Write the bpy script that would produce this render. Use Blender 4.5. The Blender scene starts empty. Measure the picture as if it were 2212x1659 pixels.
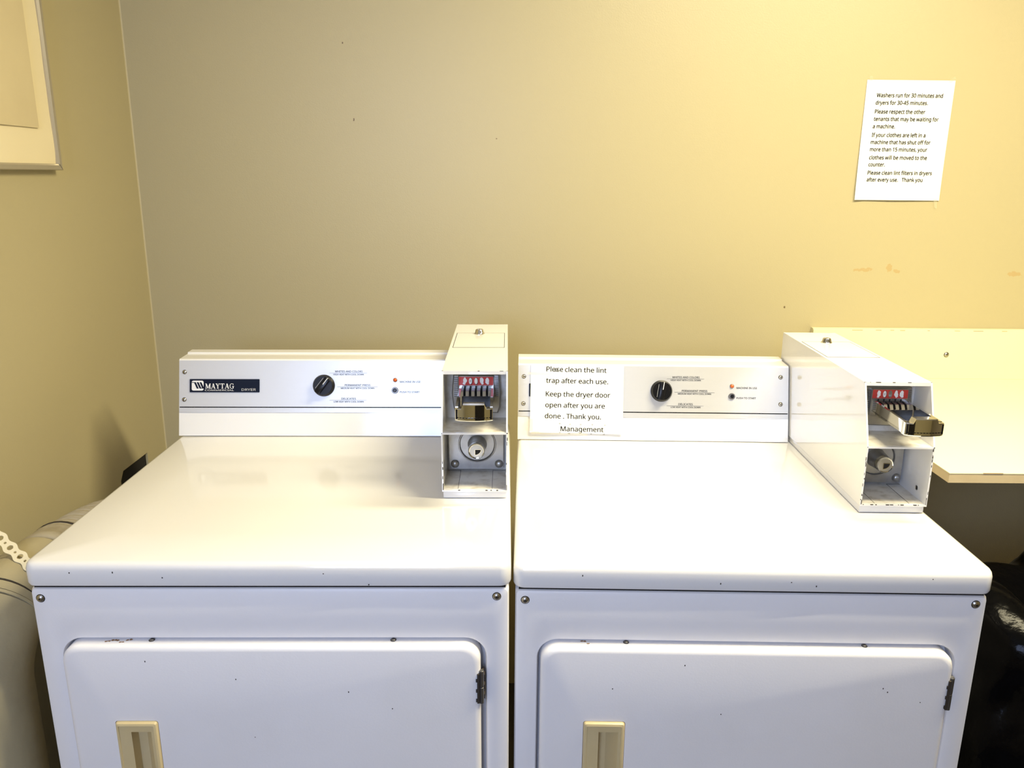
import bpy, bmesh, math, random
from math import sin, cos, tan, pi, radians, hypot
from mathutils import Vector, Matrix, noise

random.seed(7)
S = bpy.context.scene
COL = S.collection

# ------------------------------------------------------------------ camera
H_LID = 0.914                       # height of the dryer tops
CAM_Z = H_LID + 0.5309
PITCH, ROLL, YAW = radians(14.7189), radians(0.5805), radians(0.4041)
cam_d = bpy.data.cameras.new('camera')
cam_d.sensor_width = 36.0
cam_d.lens = 36.0 * 1719.75 / 2212.0
cam_d.clip_start = 0.02
cam = bpy.data.objects.new('camera', cam_d)
COL.objects.link(cam)
fw = Vector((0, cos(PITCH), -sin(PITCH)))
rt = Vector((1, 0, 0))
dn = rt.cross(fw) * -1
cr, sr = cos(ROLL), sin(ROLL)
r2 = rt * cr - dn * sr              # image right
d2 = rt * sr + dn * cr              # image down
rz = Matrix.Rotation(-YAW, 3, 'Z')
r2, d2, f2 = rz @ r2, rz @ d2, rz @ fw
M = Matrix((r2, -d2, -f2)).transposed().to_4x4()
M.translation = Vector((0, 0, CAM_Z))
cam.matrix_world = M
S.camera = cam

# ------------------------------------------------------------------ exposure, world, lights
S.view_settings.view_transform = 'Standard'
S.view_settings.look = 'None'
S.view_settings.gamma = 1
S.view_settings.use_curve_mapping = False
S.view_settings.exposure = 0.0

W = bpy.data.worlds.new('daylight')
S.world = W
W.use_nodes = True
wn = W.node_tree.nodes
wl = W.node_tree.links
bgn = wn['Background']
bgn.inputs[0].default_value = (0.62, 0.74, 1.0, 1)
bgn.inputs[1].default_value = 1.0

def area(name, loc, target, sx, sy, power, color):
    l = bpy.data.lights.new(name, 'AREA')
    l.shape = 'RECTANGLE'
    l.size, l.size_y = sx, sy
    l.energy = power
    l.color = color
    o = bpy.data.objects.new(name, l)
    COL.objects.link(o)
    o.location = loc
    o.rotation_euler = (Vector(target) - Vector(loc)).to_track_quat('-Z', 'Y').to_euler()
    return o

CEIL = 2.44
# tube light on the ceiling, above and to the right of the machines
area('ceiling_light_glow', (0.92, 0.98, CEIL - 0.12), (0.92, 0.98, 0), 1.15, 0.16, 62.0, (1.0, 0.885, 0.585))
# daylight entering by the window behind the photographer
area('window_daylight', (-0.42, -1.07, 1.70), (-0.05, 1.2, 0.90), 0.62, 0.85, 33.0, (0.52, 0.645, 1.0))

# ------------------------------------------------------------------ materials
def mat(name, col, rough=0.5, metal=0.0, coat=0.0, bump=0.0, bscale=200.0, var=0.0, vscale=8.0, var_col=None,
        spec=0.5, vmin=0.45, vmax=0.7, stretch=None):
    m = bpy.data.materials.new(name)
    m.use_nodes = True
    nt = m.node_tree
    b = nt.nodes['Principled BSDF']
    b.inputs['Base Color'].default_value = (*col, 1)
    b.inputs['Roughness'].default_value = rough
    b.inputs['Metallic'].default_value = metal
    b.inputs['Specular IOR Level'].default_value = spec
    if coat:
        b.inputs['Coat Weight'].default_value = coat
        b.inputs['Coat Roughness'].default_value = 0.08
    tc = nt.nodes.new('ShaderNodeTexCoord')
    vec = tc.outputs['Object']
    if stretch:
        mp = nt.nodes.new('ShaderNodeMapping')
        mp.inputs['Scale'].default_value = stretch
        nt.links.new(vec, mp.inputs[0])
        vec = mp.outputs[0]
    if bump:
        n = nt.nodes.new('ShaderNodeTexNoise')
        n.inputs['Scale'].default_value = bscale
        n.inputs['Detail'].default_value = 4
        bp = nt.nodes.new('ShaderNodeBump')
        bp.inputs['Strength'].default_value = bump
        bp.inputs['Distance'].default_value = 0.002
        nt.links.new(vec, n.inputs['Vector'])
        nt.links.new(n.outputs[0], bp.inputs['Height'])
        nt.links.new(bp.outputs[0], b.inputs['Normal'])
    if var:
        n = nt.nodes.new('ShaderNodeTexNoise')
        n.inputs['Scale'].default_value = vscale
        n.inputs['Detail'].default_value = 6
        rmp = nt.nodes.new('ShaderNodeMapRange')
        rmp.inputs['From Min'].default_value = vmin
        rmp.inputs['From Max'].default_value = vmax
        rmp.inputs['To Max'].default_value = var
        mx = nt.nodes.new('ShaderNodeMix')
        mx.data_type = 'RGBA'
        mx.inputs[6].default_value = (*col, 1)
        mx.inputs[7].default_value = (*(var_col or [c * 0.6 for c in col]), 1)
        nt.links.new(vec, n.inputs['Vector'])
        nt.links.new(n.outputs[0], rmp.inputs['Value'])
        nt.links.new(rmp.outputs[0], mx.inputs[0])
        nt.links.new(mx.outputs[2], b.inputs['Base Color'])
    return m

def add_spots(m, spots, col):
    """small scuffs with a place of their own: (x, y, z, rx, rz) in object coordinates"""
    nt = m.node_tree
    b = nt.nodes['Principled BSDF']
    tc = nt.nodes.new('ShaderNodeTexCoord')
    last = None
    for (x, y, z, rx, rz_) in spots:
        mp = nt.nodes.new('ShaderNodeMapping')
        mp.vector_type = 'TEXTURE'
        mp.inputs['Location'].default_value = (x, y, z)
        mp.inputs['Scale'].default_value = (rx, 1.0, rz_)
        nt.links.new(tc.outputs['Object'], mp.inputs[0])
        ln = nt.nodes.new('ShaderNodeVectorMath')
        ln.operation = 'LENGTH'
        nt.links.new(mp.outputs[0], ln.inputs[0])
        ns = nt.nodes.new('ShaderNodeTexNoise')
        ns.inputs['Scale'].default_value = 160
        nt.links.new(tc.outputs['Object'], ns.inputs['Vector'])
        ad = nt.nodes.new('ShaderNodeMath')
        ad.operation = 'MULTIPLY_ADD'
        ad.inputs[1].default_value = 1.6
        nt.links.new(ns.outputs[0], ad.inputs[0])
        nt.links.new(ln.outputs['Value'], ad.inputs[2])
        lt = nt.nodes.new('ShaderNodeMath')
        lt.operation = 'LESS_THAN'
        lt.inputs[1].default_value = 1.55
        nt.links.new(ad.outputs[0], lt.inputs[0])
        if last:
            mm = nt.nodes.new('ShaderNodeMath')
            mm.operation = 'MAXIMUM'
            nt.links.new(last, mm.inputs[0])
            nt.links.new(lt.outputs[0], mm.inputs[1])
            last = mm.outputs[0]
        else:
            last = lt.outputs[0]
    mx = nt.nodes.new('ShaderNodeMix')
    mx.data_type = 'RGBA'
    lk = [l for l in nt.links if l.to_socket == b.inputs['Base Color']]
    if lk:
        nt.links.new(lk[0].from_socket, mx.inputs[6])
    else:
        mx.inputs[6].default_value = b.inputs['Base Color'].default_value
    mx.inputs[7].default_value = (*col, 1)
    nt.links.new(last, mx.inputs[0])
    nt.links.new(mx.outputs[2], b.inputs['Base Color'])

WALL_Y, WALL_X = 2.04, -0.918
m_wall = mat('beige_wall_paint', (0.455, 0.394, 0.229), 0.42, bump=0.10, bscale=320, var=0.10, vscale=3.0, var_col=(0.425, 0.38, 0.212))
m_wall_left = mat('beige_left_wall_paint', (0.455, 0.394, 0.229), 0.42, bump=0.10, bscale=320, var=0.10, vscale=3.0, var_col=(0.425, 0.38, 0.212))
add_spots(m_wall, [(0.912, WALL_Y, 1.219, 0.030, 0.006), (0.975, WALL_Y, 1.224, 0.010, 0.012), (0.995, WALL_Y, 1.216, 0.012, 0.006),
                   (1.30, WALL_Y, 1.212, 0.022, 0.007)], (0.44, 0.33, 0.16))
add_spots(m_wall, [(0.717, WALL_Y, 1.120, 0.0035, 0.0035), (-0.377, WALL_Y, 1.570, 0.003, 0.0055), (-0.397, WALL_Y, 1.745, 0.002, 0.003),
                   (-0.03, WALL_Y, 1.53, 0.003, 0.002)], (0.16, 0.11, 0.05))
m_enamel = mat('white_enamel', (0.80, 0.79, 0.775), 0.09, coat=0.3, bump=0.02, bscale=260, var=0.08, vscale=5.0, var_col=(0.72, 0.68, 0.60))
m_enamel_front = mat('white_front_enamel', (0.835, 0.82, 0.825), 0.36, bump=0.05, bscale=420, var=0.22, vscale=4.0, var_col=(0.66, 0.63, 0.57), vmin=0.52, vmax=0.78)
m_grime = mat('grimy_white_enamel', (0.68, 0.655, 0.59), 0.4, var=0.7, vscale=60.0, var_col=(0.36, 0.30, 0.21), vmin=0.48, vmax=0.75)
m_cream = mat('aged_cream_plastic', (0.62, 0.50, 0.27), 0.38, var=0.2, vscale=30, var_col=(0.55, 0.42, 0.18))
m_brushed = mat('brushed_aluminium', (0.58, 0.575, 0.565), 0.36, metal=0.45, bump=0.06, bscale=90, stretch=(0.06, 1, 6))
m_steel = mat('screw_steel', (0.42, 0.40, 0.37), 0.3, metal=1.0)
m_dark_steel = mat('dark_hinge_steel', (0.21, 0.205, 0.20), 0.38, metal=0.9)
m_zinc = mat('grey_cast_zinc', (0.36, 0.355, 0.34), 0.33, metal=0.85, var=0.35, vscale=60, var_col=(0.22, 0.21, 0.19))
m_lockface = mat('worn_lock_face', (0.46, 0.45, 0.43), 0.32, metal=0.85)
m_fin = mat('dull_fin_steel', (0.22, 0.21, 0.20), 0.3, metal=0.9)
m_chrome = mat('chrome', (0.72, 0.71, 0.68), 0.06, metal=1.0)
m_black = mat('black_plastic', (0.006, 0.006, 0.007), 0.25, spec=0.22)
m_ink = mat('black_ink', (0.008, 0.008, 0.009), 0.8, spec=0.05)
m_print = mat('grey_panel_print', (0.03, 0.03, 0.032), 0.8, spec=0.05)
m_chip_gap = mat('dark_chips_and_gaps', (0.035, 0.026, 0.018), 0.8)  # chipped paint, dark seams, and the shaded gap rings on the duct
m_void = mat('dark_cavity_shade', (0.012, 0.010, 0.008), 0.9)  # near-black colour standing in for shade inside holes, slots and gaps
m_white = mat('white_print', (0.80, 0.80, 0.79), 0.45)
m_badge = mat('navy_badge', (0.004, 0.007, 0.020), 0.35, spec=0.12)
m_red = mat('red_label', (0.50, 0.035, 0.030), 0.35, var=0.5, vscale=40, var_col=(0.60, 0.14, 0.12))
m_amber = mat('amber_lamp_lens', (0.60, 0.10, 0.015), 0.15)
m_paper = mat('white_paper', (0.86, 0.845, 0.77), 0.75, var=0.06, vscale=9, var_col=(0.78, 0.76, 0.68))
m_tape = mat('clear_tape', (0.80, 0.74, 0.54), 0.25)
m_tape.node_tree.nodes['Principled BSDF'].inputs['Alpha'].default_value = 0.22
m_counter = mat('cream_laminate', (0.80, 0.76, 0.48), 0.42, var=0.08, vscale=4, var_col=(0.75, 0.69, 0.40))
m_edge = mat('tan_edge_band', (0.66, 0.53, 0.31), 0.5, var=0.25, vscale=25, var_col=(0.50, 0.36, 0.18))
m_worn = mat('worn_edge_brown', (0.36, 0.24, 0.11), 0.8)
m_wall_right = mat('bounce_cut_wall_paint', (0.24, 0.195, 0.11), 0.5, bump=0.1, bscale=320)  # unseen wall made darker to cut bounce light under the counter
m_bag = mat('black_bag_plastic', (0.0015, 0.0015, 0.0018), 0.17, spec=0.06, bump=0.6, bscale=55)
m_duct = mat('dull_foil_duct', (0.44, 0.39, 0.29), 0.45, metal=0.2, bump=0.5, bscale=60, var=0.7, vscale=22, var_col=(0.24, 0.19, 0.11))
m_pipe = mat('painted_duct_pipe', (0.40, 0.345, 0.21), 0.55, bump=0.3, bscale=90, var=0.5, vscale=12, var_col=(0.31, 0.255, 0.15))
m_strap = mat('ivory_strap', (0.74, 0.67, 0.47), 0.4)
m_frame = mat('thin_metal_frame', (0.50, 0.45, 0.35), 0.35, metal=0.6)
m_mat = mat('cream_picture_mat', (0.80, 0.70, 0.46), 0.7, bump=0.15, bscale=6, var=0.12, vscale=5, var_col=(0.72, 0.60, 0.36))
m_faded = mat('faded_print', (0.66, 0.56, 0.34), 0.65, var=0.4, vscale=7, var_col=(0.56, 0.46, 0.27))
m_floor = mat('dark_vinyl_floor', (0.045, 0.038, 0.028), 0.5, var=0.3, vscale=9, var_col=(0.03, 0.026, 0.02))
m_ceiling = mat('white_ceiling_paint', (0.78, 0.75, 0.66), 0.8, bump=0.1, bscale=120)
m_caulk = mat('corner_caulk', (0.50, 0.43, 0.25), 0.5)
m_lamp_body = mat('white_lamp_metal', (0.8, 0.8, 0.78), 0.4)
m_glass = bpy.data.materials.new('window_glass')
m_glass.use_nodes = True
_b = m_glass.node_tree.nodes['Principled BSDF']
_b.inputs['Transmission Weight'].default_value = 1.0
_b.inputs['Roughness'].default_value = 0.0
_b.inputs['IOR'].default_value = 1.01
m_tube = bpy.data.materials.new('lit_lamp_diffuser')
m_tube.use_nodes = True
_b = m_tube.node_tree.nodes['Principled BSDF']
_b.inputs['Base Color'].default_value = (0.9, 0.85, 0.7, 1)
_b.inputs['Emission Color'].default_value = (1.0, 0.86, 0.60, 1)
_b.inputs['Emission Strength'].default_value = 4.0

# ------------------------------------------------------------------ mesh helpers
def new():
    return bmesh.new()

def link(name, bm, mats, parent=None, loc=None, smooth=35, recalc=True):
    if recalc:
        bmesh.ops.recalc_face_normals(bm, faces=bm.faces[:])
    me = bpy.data.meshes.new(name)
    bm.to_mesh(me)
    bm.free()
    for m in (mats if isinstance(mats, (list, tuple)) else [mats]):
        me.materials.append(m)
    if smooth:
        for p in me.polygons:
            p.use_smooth = True
        me.set_sharp_from_angle(angle=radians(smooth))
    o = bpy.data.objects.new(name, me)
    COL.objects.link(o)
    if parent:
        o.parent = parent
    if loc:
        o.location = loc
    return o

def tag(o, label=None, cat=None, group=None, kind=None):
    if label: o['label'] = label
    if cat: o['category'] = cat
    if group: o['group'] = group
    if kind: o['kind'] = kind
    return o

def thing(name, label, cat, loc=(0, 0, 0), rot=(0, 0, 0), group=None):
    o = bpy.data.objects.new(name, None)
    o.empty_display_size = 0.05
    COL.objects.link(o)
    o.location = loc
    o.rotation_euler = rot
    return tag(o, label, cat, group)

def struct(name, bm, m, smooth=35):
    o = link(name, bm, m, smooth=smooth)
    o['kind'] = 'structure'
    return o

def box(bm, x0, x1, y0, y1, z0, z1, mi=0, bevel=0.0, seg=2, mx=None):
    vs = [bm.verts.new(v) for v in ((x0, y0, z0), (x1, y0, z0), (x1, y1, z0), (x0, y1, z0),
                                    (x0, y0, z1), (x1, y0, z1), (x1, y1, z1), (x0, y1, z1))]
    fs = [bm.faces.new([vs[i] for i in f]) for f in ((3, 2, 1, 0), (4, 5, 6, 7), (0, 1, 5, 4), (1, 2, 6, 5), (2, 3, 7, 6), (3, 0, 4, 7))]
    for f in fs: f.material_index = mi
    if bevel:
        es = list({e for f in fs for e in f.edges})
        r = bmesh.ops.bevel(bm, geom=es, offset=bevel, segments=seg, affect='EDGES', profile=0.5)
        for f in r['faces']: f.material_index = mi
        vs = list({v for f in r['faces'] for v in f.verts} | {v for v in vs if v.is_valid})
    if mx is not None:
        bmesh.ops.transform(bm, matrix=mx, verts=[v for v in vs if v.is_valid])
    return vs

def loft(bm, loops, mi=0, cap0=True, cap1=True, mats=None):
    rings = [[bm.verts.new(p) for p in lp] for lp in loops]
    n = len(rings[0])
    for k in range(len(rings) - 1):
        a, b = rings[k], rings[k + 1]
        for i in range(n):
            f = bm.faces.new((a[i], a[(i + 1) % n], b[(i + 1) % n], b[i]))
            f.material_index = mats[k] if mats else mi
    if cap0:
        bm.faces.new(rings[0][::-1]).material_index = mats[0] if mats else mi
    if cap1:
        bm.faces.new(rings[-1]).material_index = mats[-1] if mats else mi
    return rings

def rrect(x0, x1, y0, y1, r, seg=6):
    pts = []
    for cx, cy, a0 in ((x1 - r, y0 + r, -90), (x1 - r, y1 - r, 0), (x0 + r, y1 - r, 90), (x0 + r, y0 + r, 180)):
        for k in range(seg + 1):
            a = radians(a0 + 90 * k / seg)
            pts.append((cx + r * cos(a), cy + r * sin(a)))
    return pts

def prism(bm, pts, axis, a0, a1, mi=0):
    """polygon pts extruded along an axis; pts are (y,z) for 'x', (x,z) for 'y', (x,y) for 'z'"""
    def P(p, a):
        return {'x': (a, p[0], p[1]), 'y': (p[0], a, p[1]), 'z': (p[0], p[1], a)}[axis]
    return loft(bm, [[P(p, a0) for p in pts], [P(p, a1) for p in pts]], mi)

def lathe(bm, prof, n=24, mx=None, mi=0, mats=None):
    """profile of (radius, height) turned about local z"""
    loops = []
    for r, z in prof:
        lp = [Vector((max(r, 1e-5) * cos(2 * pi * i / n), max(r, 1e-5) * sin(2 * pi * i / n), z)) for i in range(n)]
        if mx is not None:
            lp = [mx @ v for v in lp]
        loops.append(lp)
    return loft(bm, loops, mi, mats=mats)

def facing(origin, normal, up=(0, 0, 1)):
    """matrix whose local z is normal, local y near up"""
    z = Vector(normal).normalized()
    x = Vector(up).cross(z).normalized()
    y = z.cross(x)
    m = Matrix((x, y, z)).transposed().to_4x4()
    m.translation = Vector(origin)
    return m

def tube(bm, pts, radii, n=20, mi=0):
    pts = [Vector(p) for p in pts]
    loops = []
    up = Vector((1, 0, 0))
    for i, p in enumerate(pts):
        t = (pts[min(i + 1, len(pts) - 1)] - pts[max(i - 1, 0)]).normalized()
        a = (up - t * up.dot(t)).normalized()
        b = t.cross(a)
        r = radii[i]
        loops.append([p + a * r * cos(2 * pi * k / n) + b * r * sin(2 * pi * k / n) for k in range(n)])
    loft(bm, loops, mi)

def spline(pts, n):
    """Catmull-Rom through pts, n samples"""
    P = [Vector(p) for p in pts]
    P = [P[0] * 2 - P[1]] + P + [P[-1] * 2 - P[-2]]
    out = []
    m = len(P) - 3
    for k in range(n):
        s = k / (n - 1) * m
        i = min(int(s), m - 1)
        t = s - i
        a, b, c, d = P[i:i + 4]
        out.append(0.5 * ((2 * b) + (c - a) * t + (2 * a - 5 * b + 4 * c - d) * t * t + (3 * b - a - 3 * c + d) * t ** 3))
    return out

import os
def bundled_font(fn):
    p = os.path.join(bpy.utils.system_resource('DATAFILES') or '', 'fonts', fn)
    try:
        return bpy.data.fonts.load(p) if os.path.exists(p) else None
    except RuntimeError:
        return None
FONT_NOTE = bundled_font('NotoSansHebrew-Regular.woff2')     # a plain sans that ships with Blender itself; the built-in one otherwise
FONT_PANEL = FONT_NOTE
_text_cache = {}
def text_mesh(body, weight=0.0, font=None):
    key = (body, weight, font)
    if key not in _text_cache:
        cu = bpy.data.curves.new('glyphs', 'FONT')
        cu.body = body
        cu.size = 1.0
        cu.resolution_u = 3
        cu.offset = weight
        if font: cu.font = font
        o = bpy.data.objects.new('glyphs', cu)
        COL.objects.link(o)
        bpy.context.view_layer.update()
        dg = bpy.context.evaluated_depsgraph_get()
        me = bpy.data.meshes.new_from_object(o.evaluated_get(dg))
        vs = [v.co.to_2d() for v in me.vertices]
        fs = [tuple(p.vertices) for p in me.polygons]
        bpy.data.objects.remove(o)
        bpy.data.curves.remove(cu)
        bpy.data.meshes.remove(me)
        _text_cache[key] = (vs, fs)
    return _text_cache[key]

def put_text(bm, body, x0, x1, base, cap, fn, mi=0, weight=0.0, font=None, bold=0.0):
    """write body from x0 to x1 on a baseline, capitals cap high; fn maps (u, v) to a 3-D point"""
    font = font or FONT_PANEL
    vs, fs = text_mesh(body, weight, font)
    hv = [v.y for v in text_mesh('H', 0.0, font)[0]]
    xs = [v.x for v in vs]
    a, b = min(xs), max(xs)
    capu = max(hv)
    for dx, dy in ((-1, 0), (1, 0), (0, -.7), (0, .7)) if bold else ((0, 0),):
        nv = [bm.verts.new(fn(x0 + (v.x - a) / (b - a) * (x1 - x0) + dx * bold, base + v.y / capu * cap + dy * bold)) for v in vs]
        for f in fs:
            try:
                bm.faces.new([nv[i] for i in f]).material_index = mi
            except ValueError:
                pass

def flat(bm, pts, fn, mi=0):
    f = bm.faces.new([bm.verts.new(fn(*p)) for p in pts])
    f.material_index = mi

def rect(bm, u0, u1, v0, v1, fn, mi=0):
    flat(bm, ((u0, v0), (u1, v0), (u1, v1), (u0, v1)), fn, mi)

# ------------------------------------------------------------------ the room
X_R, Y_F = 2.35, -1.15
bm = new(); box(bm, WALL_X - 0.1, X_R + 0.1, WALL_Y, WALL_Y + 0.1, 0, CEIL); struct('wall_back', bm, m_wall)
# left wall, with the rough square hole cut for the duct
HY0, HY1, HZ0, HZ1 = 1.783, 1.930, 0.60, 0.7485
bm = new()
ys = [Y_F, HY0, HY1, WALL_Y]; zs = [0, HZ0, HZ1, CEIL]
def hole_pts():
    return [(y, z) for y, z in rrect(HY0, HY1, HZ0, HZ1, 0.012, 4)]
inner = hole_pts()
outer = []
for y, z in inner:
    cyy, czz = (HY0 + HY1) / 2, (HZ0 + HZ1) / 2
    outer.append((y, z))
# wall face as a frame of strips round the hole
def strip(y0, y1, z0, z1):
    box(bm, WALL_X - 0.1, WALL_X, y0, y1, z0, z1)
strip(Y_F - 0.1, HY0, 0, CEIL); strip(HY1, WALL_Y, 0, CEIL); strip(HY0, HY1, 0, HZ0); strip(HY0, HY1, HZ1, CEIL)
# broken plaster corner at the hole
prism(bm, [(HY0, HZ1), (HY0 + 0.016, HZ1), (HY0, HZ1 - 0.020)], 'x', WALL_X - 0.012, WALL_X)
struct('wall_left', bm, m_wall_left)
bm = new(); box(bm, WALL_X - 0.32, WALL_X - 0.005, HY0 + .0004, HY1 - .0004, HZ0 + .0004, HZ1 - .0004); struct('wall_left_hole_shade', bm, m_void)  # dark block almost flush with the wall paints the hole's shade
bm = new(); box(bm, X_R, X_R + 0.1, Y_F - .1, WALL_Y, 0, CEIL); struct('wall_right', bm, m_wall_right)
# wall behind the photographer, with a window and an added dark panel for the chrome to mirror
WX0, WX1, WZ0, WZ1 = -0.77, -0.07, 1.24, 2.16
bm = new()
box(bm, WALL_X - .1, WX0, Y_F - .1, Y_F, 0, CEIL); box(bm, WX1, X_R + .1, Y_F - .1, Y_F, 0, CEIL)
box(bm, WX0, WX1, Y_F - .1, Y_F, 0, WZ0); box(bm, WX0, WX1, Y_F - .1, Y_F, WZ1, CEIL)
struct('wall_front', bm, m_wall_left)
bm = new()
for a in (WX0, (WX0 + WX1) / 2 - .02, WX1 - .04): box(bm, a, a + .04, Y_F - .08, Y_F + .012, WZ0, WZ1)
for a in (WZ0, WZ1 - .04): box(bm, WX0, WX1, Y_F - .08, Y_F + .014, a, a + .04)
w = struct('window_1', bm, m_lamp_body)
bm = new(); box(bm, WX0 + .03, WX1 - .03, Y_F - .06, Y_F - .055, WZ0 + .03, WZ1 - .03); g = link('pane', bm, m_glass, w)
bm = new(); box(bm, -0.02, 0.76, Y_F + .002, Y_F + .045, 0.004, 2.03, bevel=.004)
struct('reflection_panel', bm, mat('dark_panel_paint', (0.02, 0.017, 0.014), 0.4))  # unseen dark panel added so the chrome coin slides mirror black
bm = new(); box(bm, WALL_X - .1, X_R + .1, Y_F - .1, WALL_Y + .1, -0.1, 0); struct('floor', bm, m_floor)
bm = new(); box(bm, WALL_X - .1, X_R + .1, Y_F - .1, WALL_Y + .1, CEIL, CEIL + .1); struct('ceiling', bm, m_ceiling)
bm = new()
prism(bm, [(WALL_X, WALL_Y), (WALL_X + .003, WALL_Y), (WALL_X + .001, WALL_Y - .001), (WALL_X, WALL_Y - .003)], 'z', 0, CEIL)
struct('trim_1', bm, m_caulk)

# ------------------------------------------------------------------ dryers
LID_T, W_D, D_S = 0.0365, 0.686, 0.5572
ANG = math.atan2(0.0404, 0.1528)                 # lean of the control panel
def panel_fn(off):
    """(lx, s) on the leaning console face -> dryer coordinates, off metres in front"""
    return lambda u, s: (u, D_S + s * sin(ANG) - off * cos(ANG), H_LID + s * cos(ANG) + off * sin(ANG))
PN = (0, -cos(ANG), sin(ANG))

def dome_screw(bm, mx, r, mi_head=0, mi_dark=1):
    lathe(bm, [(r * 1.08, 0), (r * 1.08, r * .12), (r * .92, r * .22), (r * .78, r * .42), (r * .48, r * .58), (r * .24, r * .62), (r * .22, r * .40), (0, r * .40)], 18, mx,
          mats=[mi_head, mi_dark, mi_head, mi_head, mi_head, mi_head, mi_dark, mi_dark])

def make_dryer(label, loc, rot, knob_turn, chips_seed, box_x, box_y, box_top):
    t = thing('dryer', label, 'dryer', loc, rot, 'coin operated dryers')
    Z = H_LID
    # cabinet body
    bm = new()
    box(bm, .004, W_D - .004, .034, .664, .03, Z - LID_T - .012, bevel=.004)
    box(bm, .008, W_D - .008, .011, .655, Z - LID_T - .013, Z - LID_T + .002, 1)  # dark strip painting the shade of the gap under the lid
    box(bm, .03, W_D - .03, .06, .64, 0, .032)
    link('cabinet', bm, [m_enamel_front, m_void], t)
    # front panel with the door opening
    bm = new()
    z0, z1 = .035, Z - LID_T - .0056
    ox0, ox1, oz0, oz1, orr = .0372, .6490, Z - .66, Z - .1235, .030
    def L(x0, x1, a, b, r, y): return [(p[0], y, p[1]) for p in rrect(x0, x1, a, b, r, 8)]
    e = .007
    loops = [L(.003, W_D - .003, z0, z1, .006, .036), L(.003, W_D - .003, z0, z1, .006, .006 + e),
             L(.003 + e * .3, W_D - .003 - e * .3, z0 + e * .3, z1 - e * .3, .006, .006 + e * .3), L(.003 + e, W_D - .003 - e, z0 + e, z1 - e, .006, .006),
             L(ox0 - .006, ox1 + .006, oz0 - .006, oz1 + .006, orr + .006, .006), L(ox0 - .0018, ox1 + .0018, oz0 - .0018, oz1 + .0018, orr + .002, .0078),
             L(ox0, ox1, oz0, oz1, orr, .012), L(ox0, ox1, oz0, oz1, orr, .033), L(ox0 + .02, ox1 - .02, oz0 + .02, oz1 - .02, orr, .033)]
    loft(bm, loops)
    link('front_panel', bm, m_enamel_front, t)
    for sx, sz in ((.0175, -.0575), (.6655, -.0545)):
        bm = new(); dome_screw(bm, facing((sx, .0065, Z + sz), (0, -1, 0)), .0060)
        link('panel_screw', bm, [m_steel, m_void], t)
    # top panel (lid)
    bm = new()
    def T(i, z, r=.016): return [(p[0], p[1], Z + z) for p in rrect(i, W_D - i, i, .668 - i, r, 8)]
    loft(bm, [T(.012, -LID_T), T(.004, -LID_T), T(.0012, -LID_T + .0012), T(0, -LID_T + .005), T(0, -.011), T(.0012, -.0055), T(.0040, -.0018, .014), T(.009, 0, .012), T(.10, 0, .01)])
    rnd = random.Random(chips_seed)
    for k in range(5):
        x, dz = rnd.uniform(.05, .62), rnd.uniform(-.034, -.012)
        box(bm, x, x + .0016, -.0002, .0002, Z + dz, Z + dz + rnd.uniform(.0012, .003), 1)
    for k in range(9):
        x = rnd.uniform(.03, .65); box(bm, x, x + rnd.uniform(.002, .012), .0022, .0032, Z - LID_T - .0001, Z - LID_T + .0007, 1)
    link('top_panel', bm, [m_enamel, m_chip_gap], t)
    # door
    bm = new()
    dx0, dx1, dz0, dz1, dr = .0412, .6418, Z - .655, Z - .1262, .026
    yb, yf = .026, -.0085
    hx0, hx1, hz0, hz1 = .1062, .1690, Z - .425, Z - .2490
    loops = [L(dx0 + .004, dx1 - .004, dz0, dz1 - .004, dr, yb), L(dx0, dx1, dz0, dz1, dr, yb - .004), L(dx0, dx1, dz0, dz1, dr, yf + .007),
             L(dx0 + .0012, dx1 - .0012, dz0 + .0012, dz1 - .0012, dr, yf + .0035), L(dx0 + .0042, dx1 - .0042, dz0 + .0042, dz1 - .0042, dr - .003, yf + .0009),
             L(dx0 + .009, dx1 - .009, dz0 + .009, dz1 - .009, dr - .006, yf),
             L(hx0, hx1, hz0, hz1, .004, yf), L(hx0, hx1, hz0, hz1, .004, yf + .022)]
    loft(bm, loops)
    for k in range(6):
        x, dz = rnd.uniform(.06, .6), rnd.uniform(-.33, -.15)
        if not (.09 < x < .18 and dz < -.23):
            box(bm, x, x + .0014, yf - .0002, yf + .0002, Z + dz, Z + dz + rnd.uniform(.001, .0025), 1)
    # rust along the top edge
    for k in range(9 if chips_seed == 1 else 3):
        x, y = .102 + k * .0042, rnd.uniform(.003, .010)
        n_ = 7
        f = bm.faces.new([bm.verts.new((x + rnd.uniform(.0012, .0034) * cos(2 * pi * i / n_), y + rnd.uniform(.0008, .0030) * sin(2 * pi * i / n_), dz1 + .0002)) for i in range(n_)])
        f.material_index = 2
    door = link('door', bm, [m_enamel_front, m_chip_gap, mat('rust_stain', (0.30, 0.17, 0.08), 0.8)], t)
    for sx in (.1667, .5155):
        bm = new(); dome_screw(bm, facing((sx, .008, dz1 + .0002), (0, 0, 1), (0, 1, 0)), .0040, 0, 1)
        link('door_screw', bm, [m_dark_steel, m_void], door)
    # recessed pull handle
    bm = new()
    a0, a1, b0, b1 = hx0 + .0006, hx1 - .0006, hz0 + .0006, hz1 - .0006
    sx0, sx1, sz0, sz1 = .1295, .1585, Z - .410, Z - .2655
    def R(x0, x1, c, d, y, r): return [(p[0], y, p[1]) for p in rrect(x0, x1, c, d, r, 3)]
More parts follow.
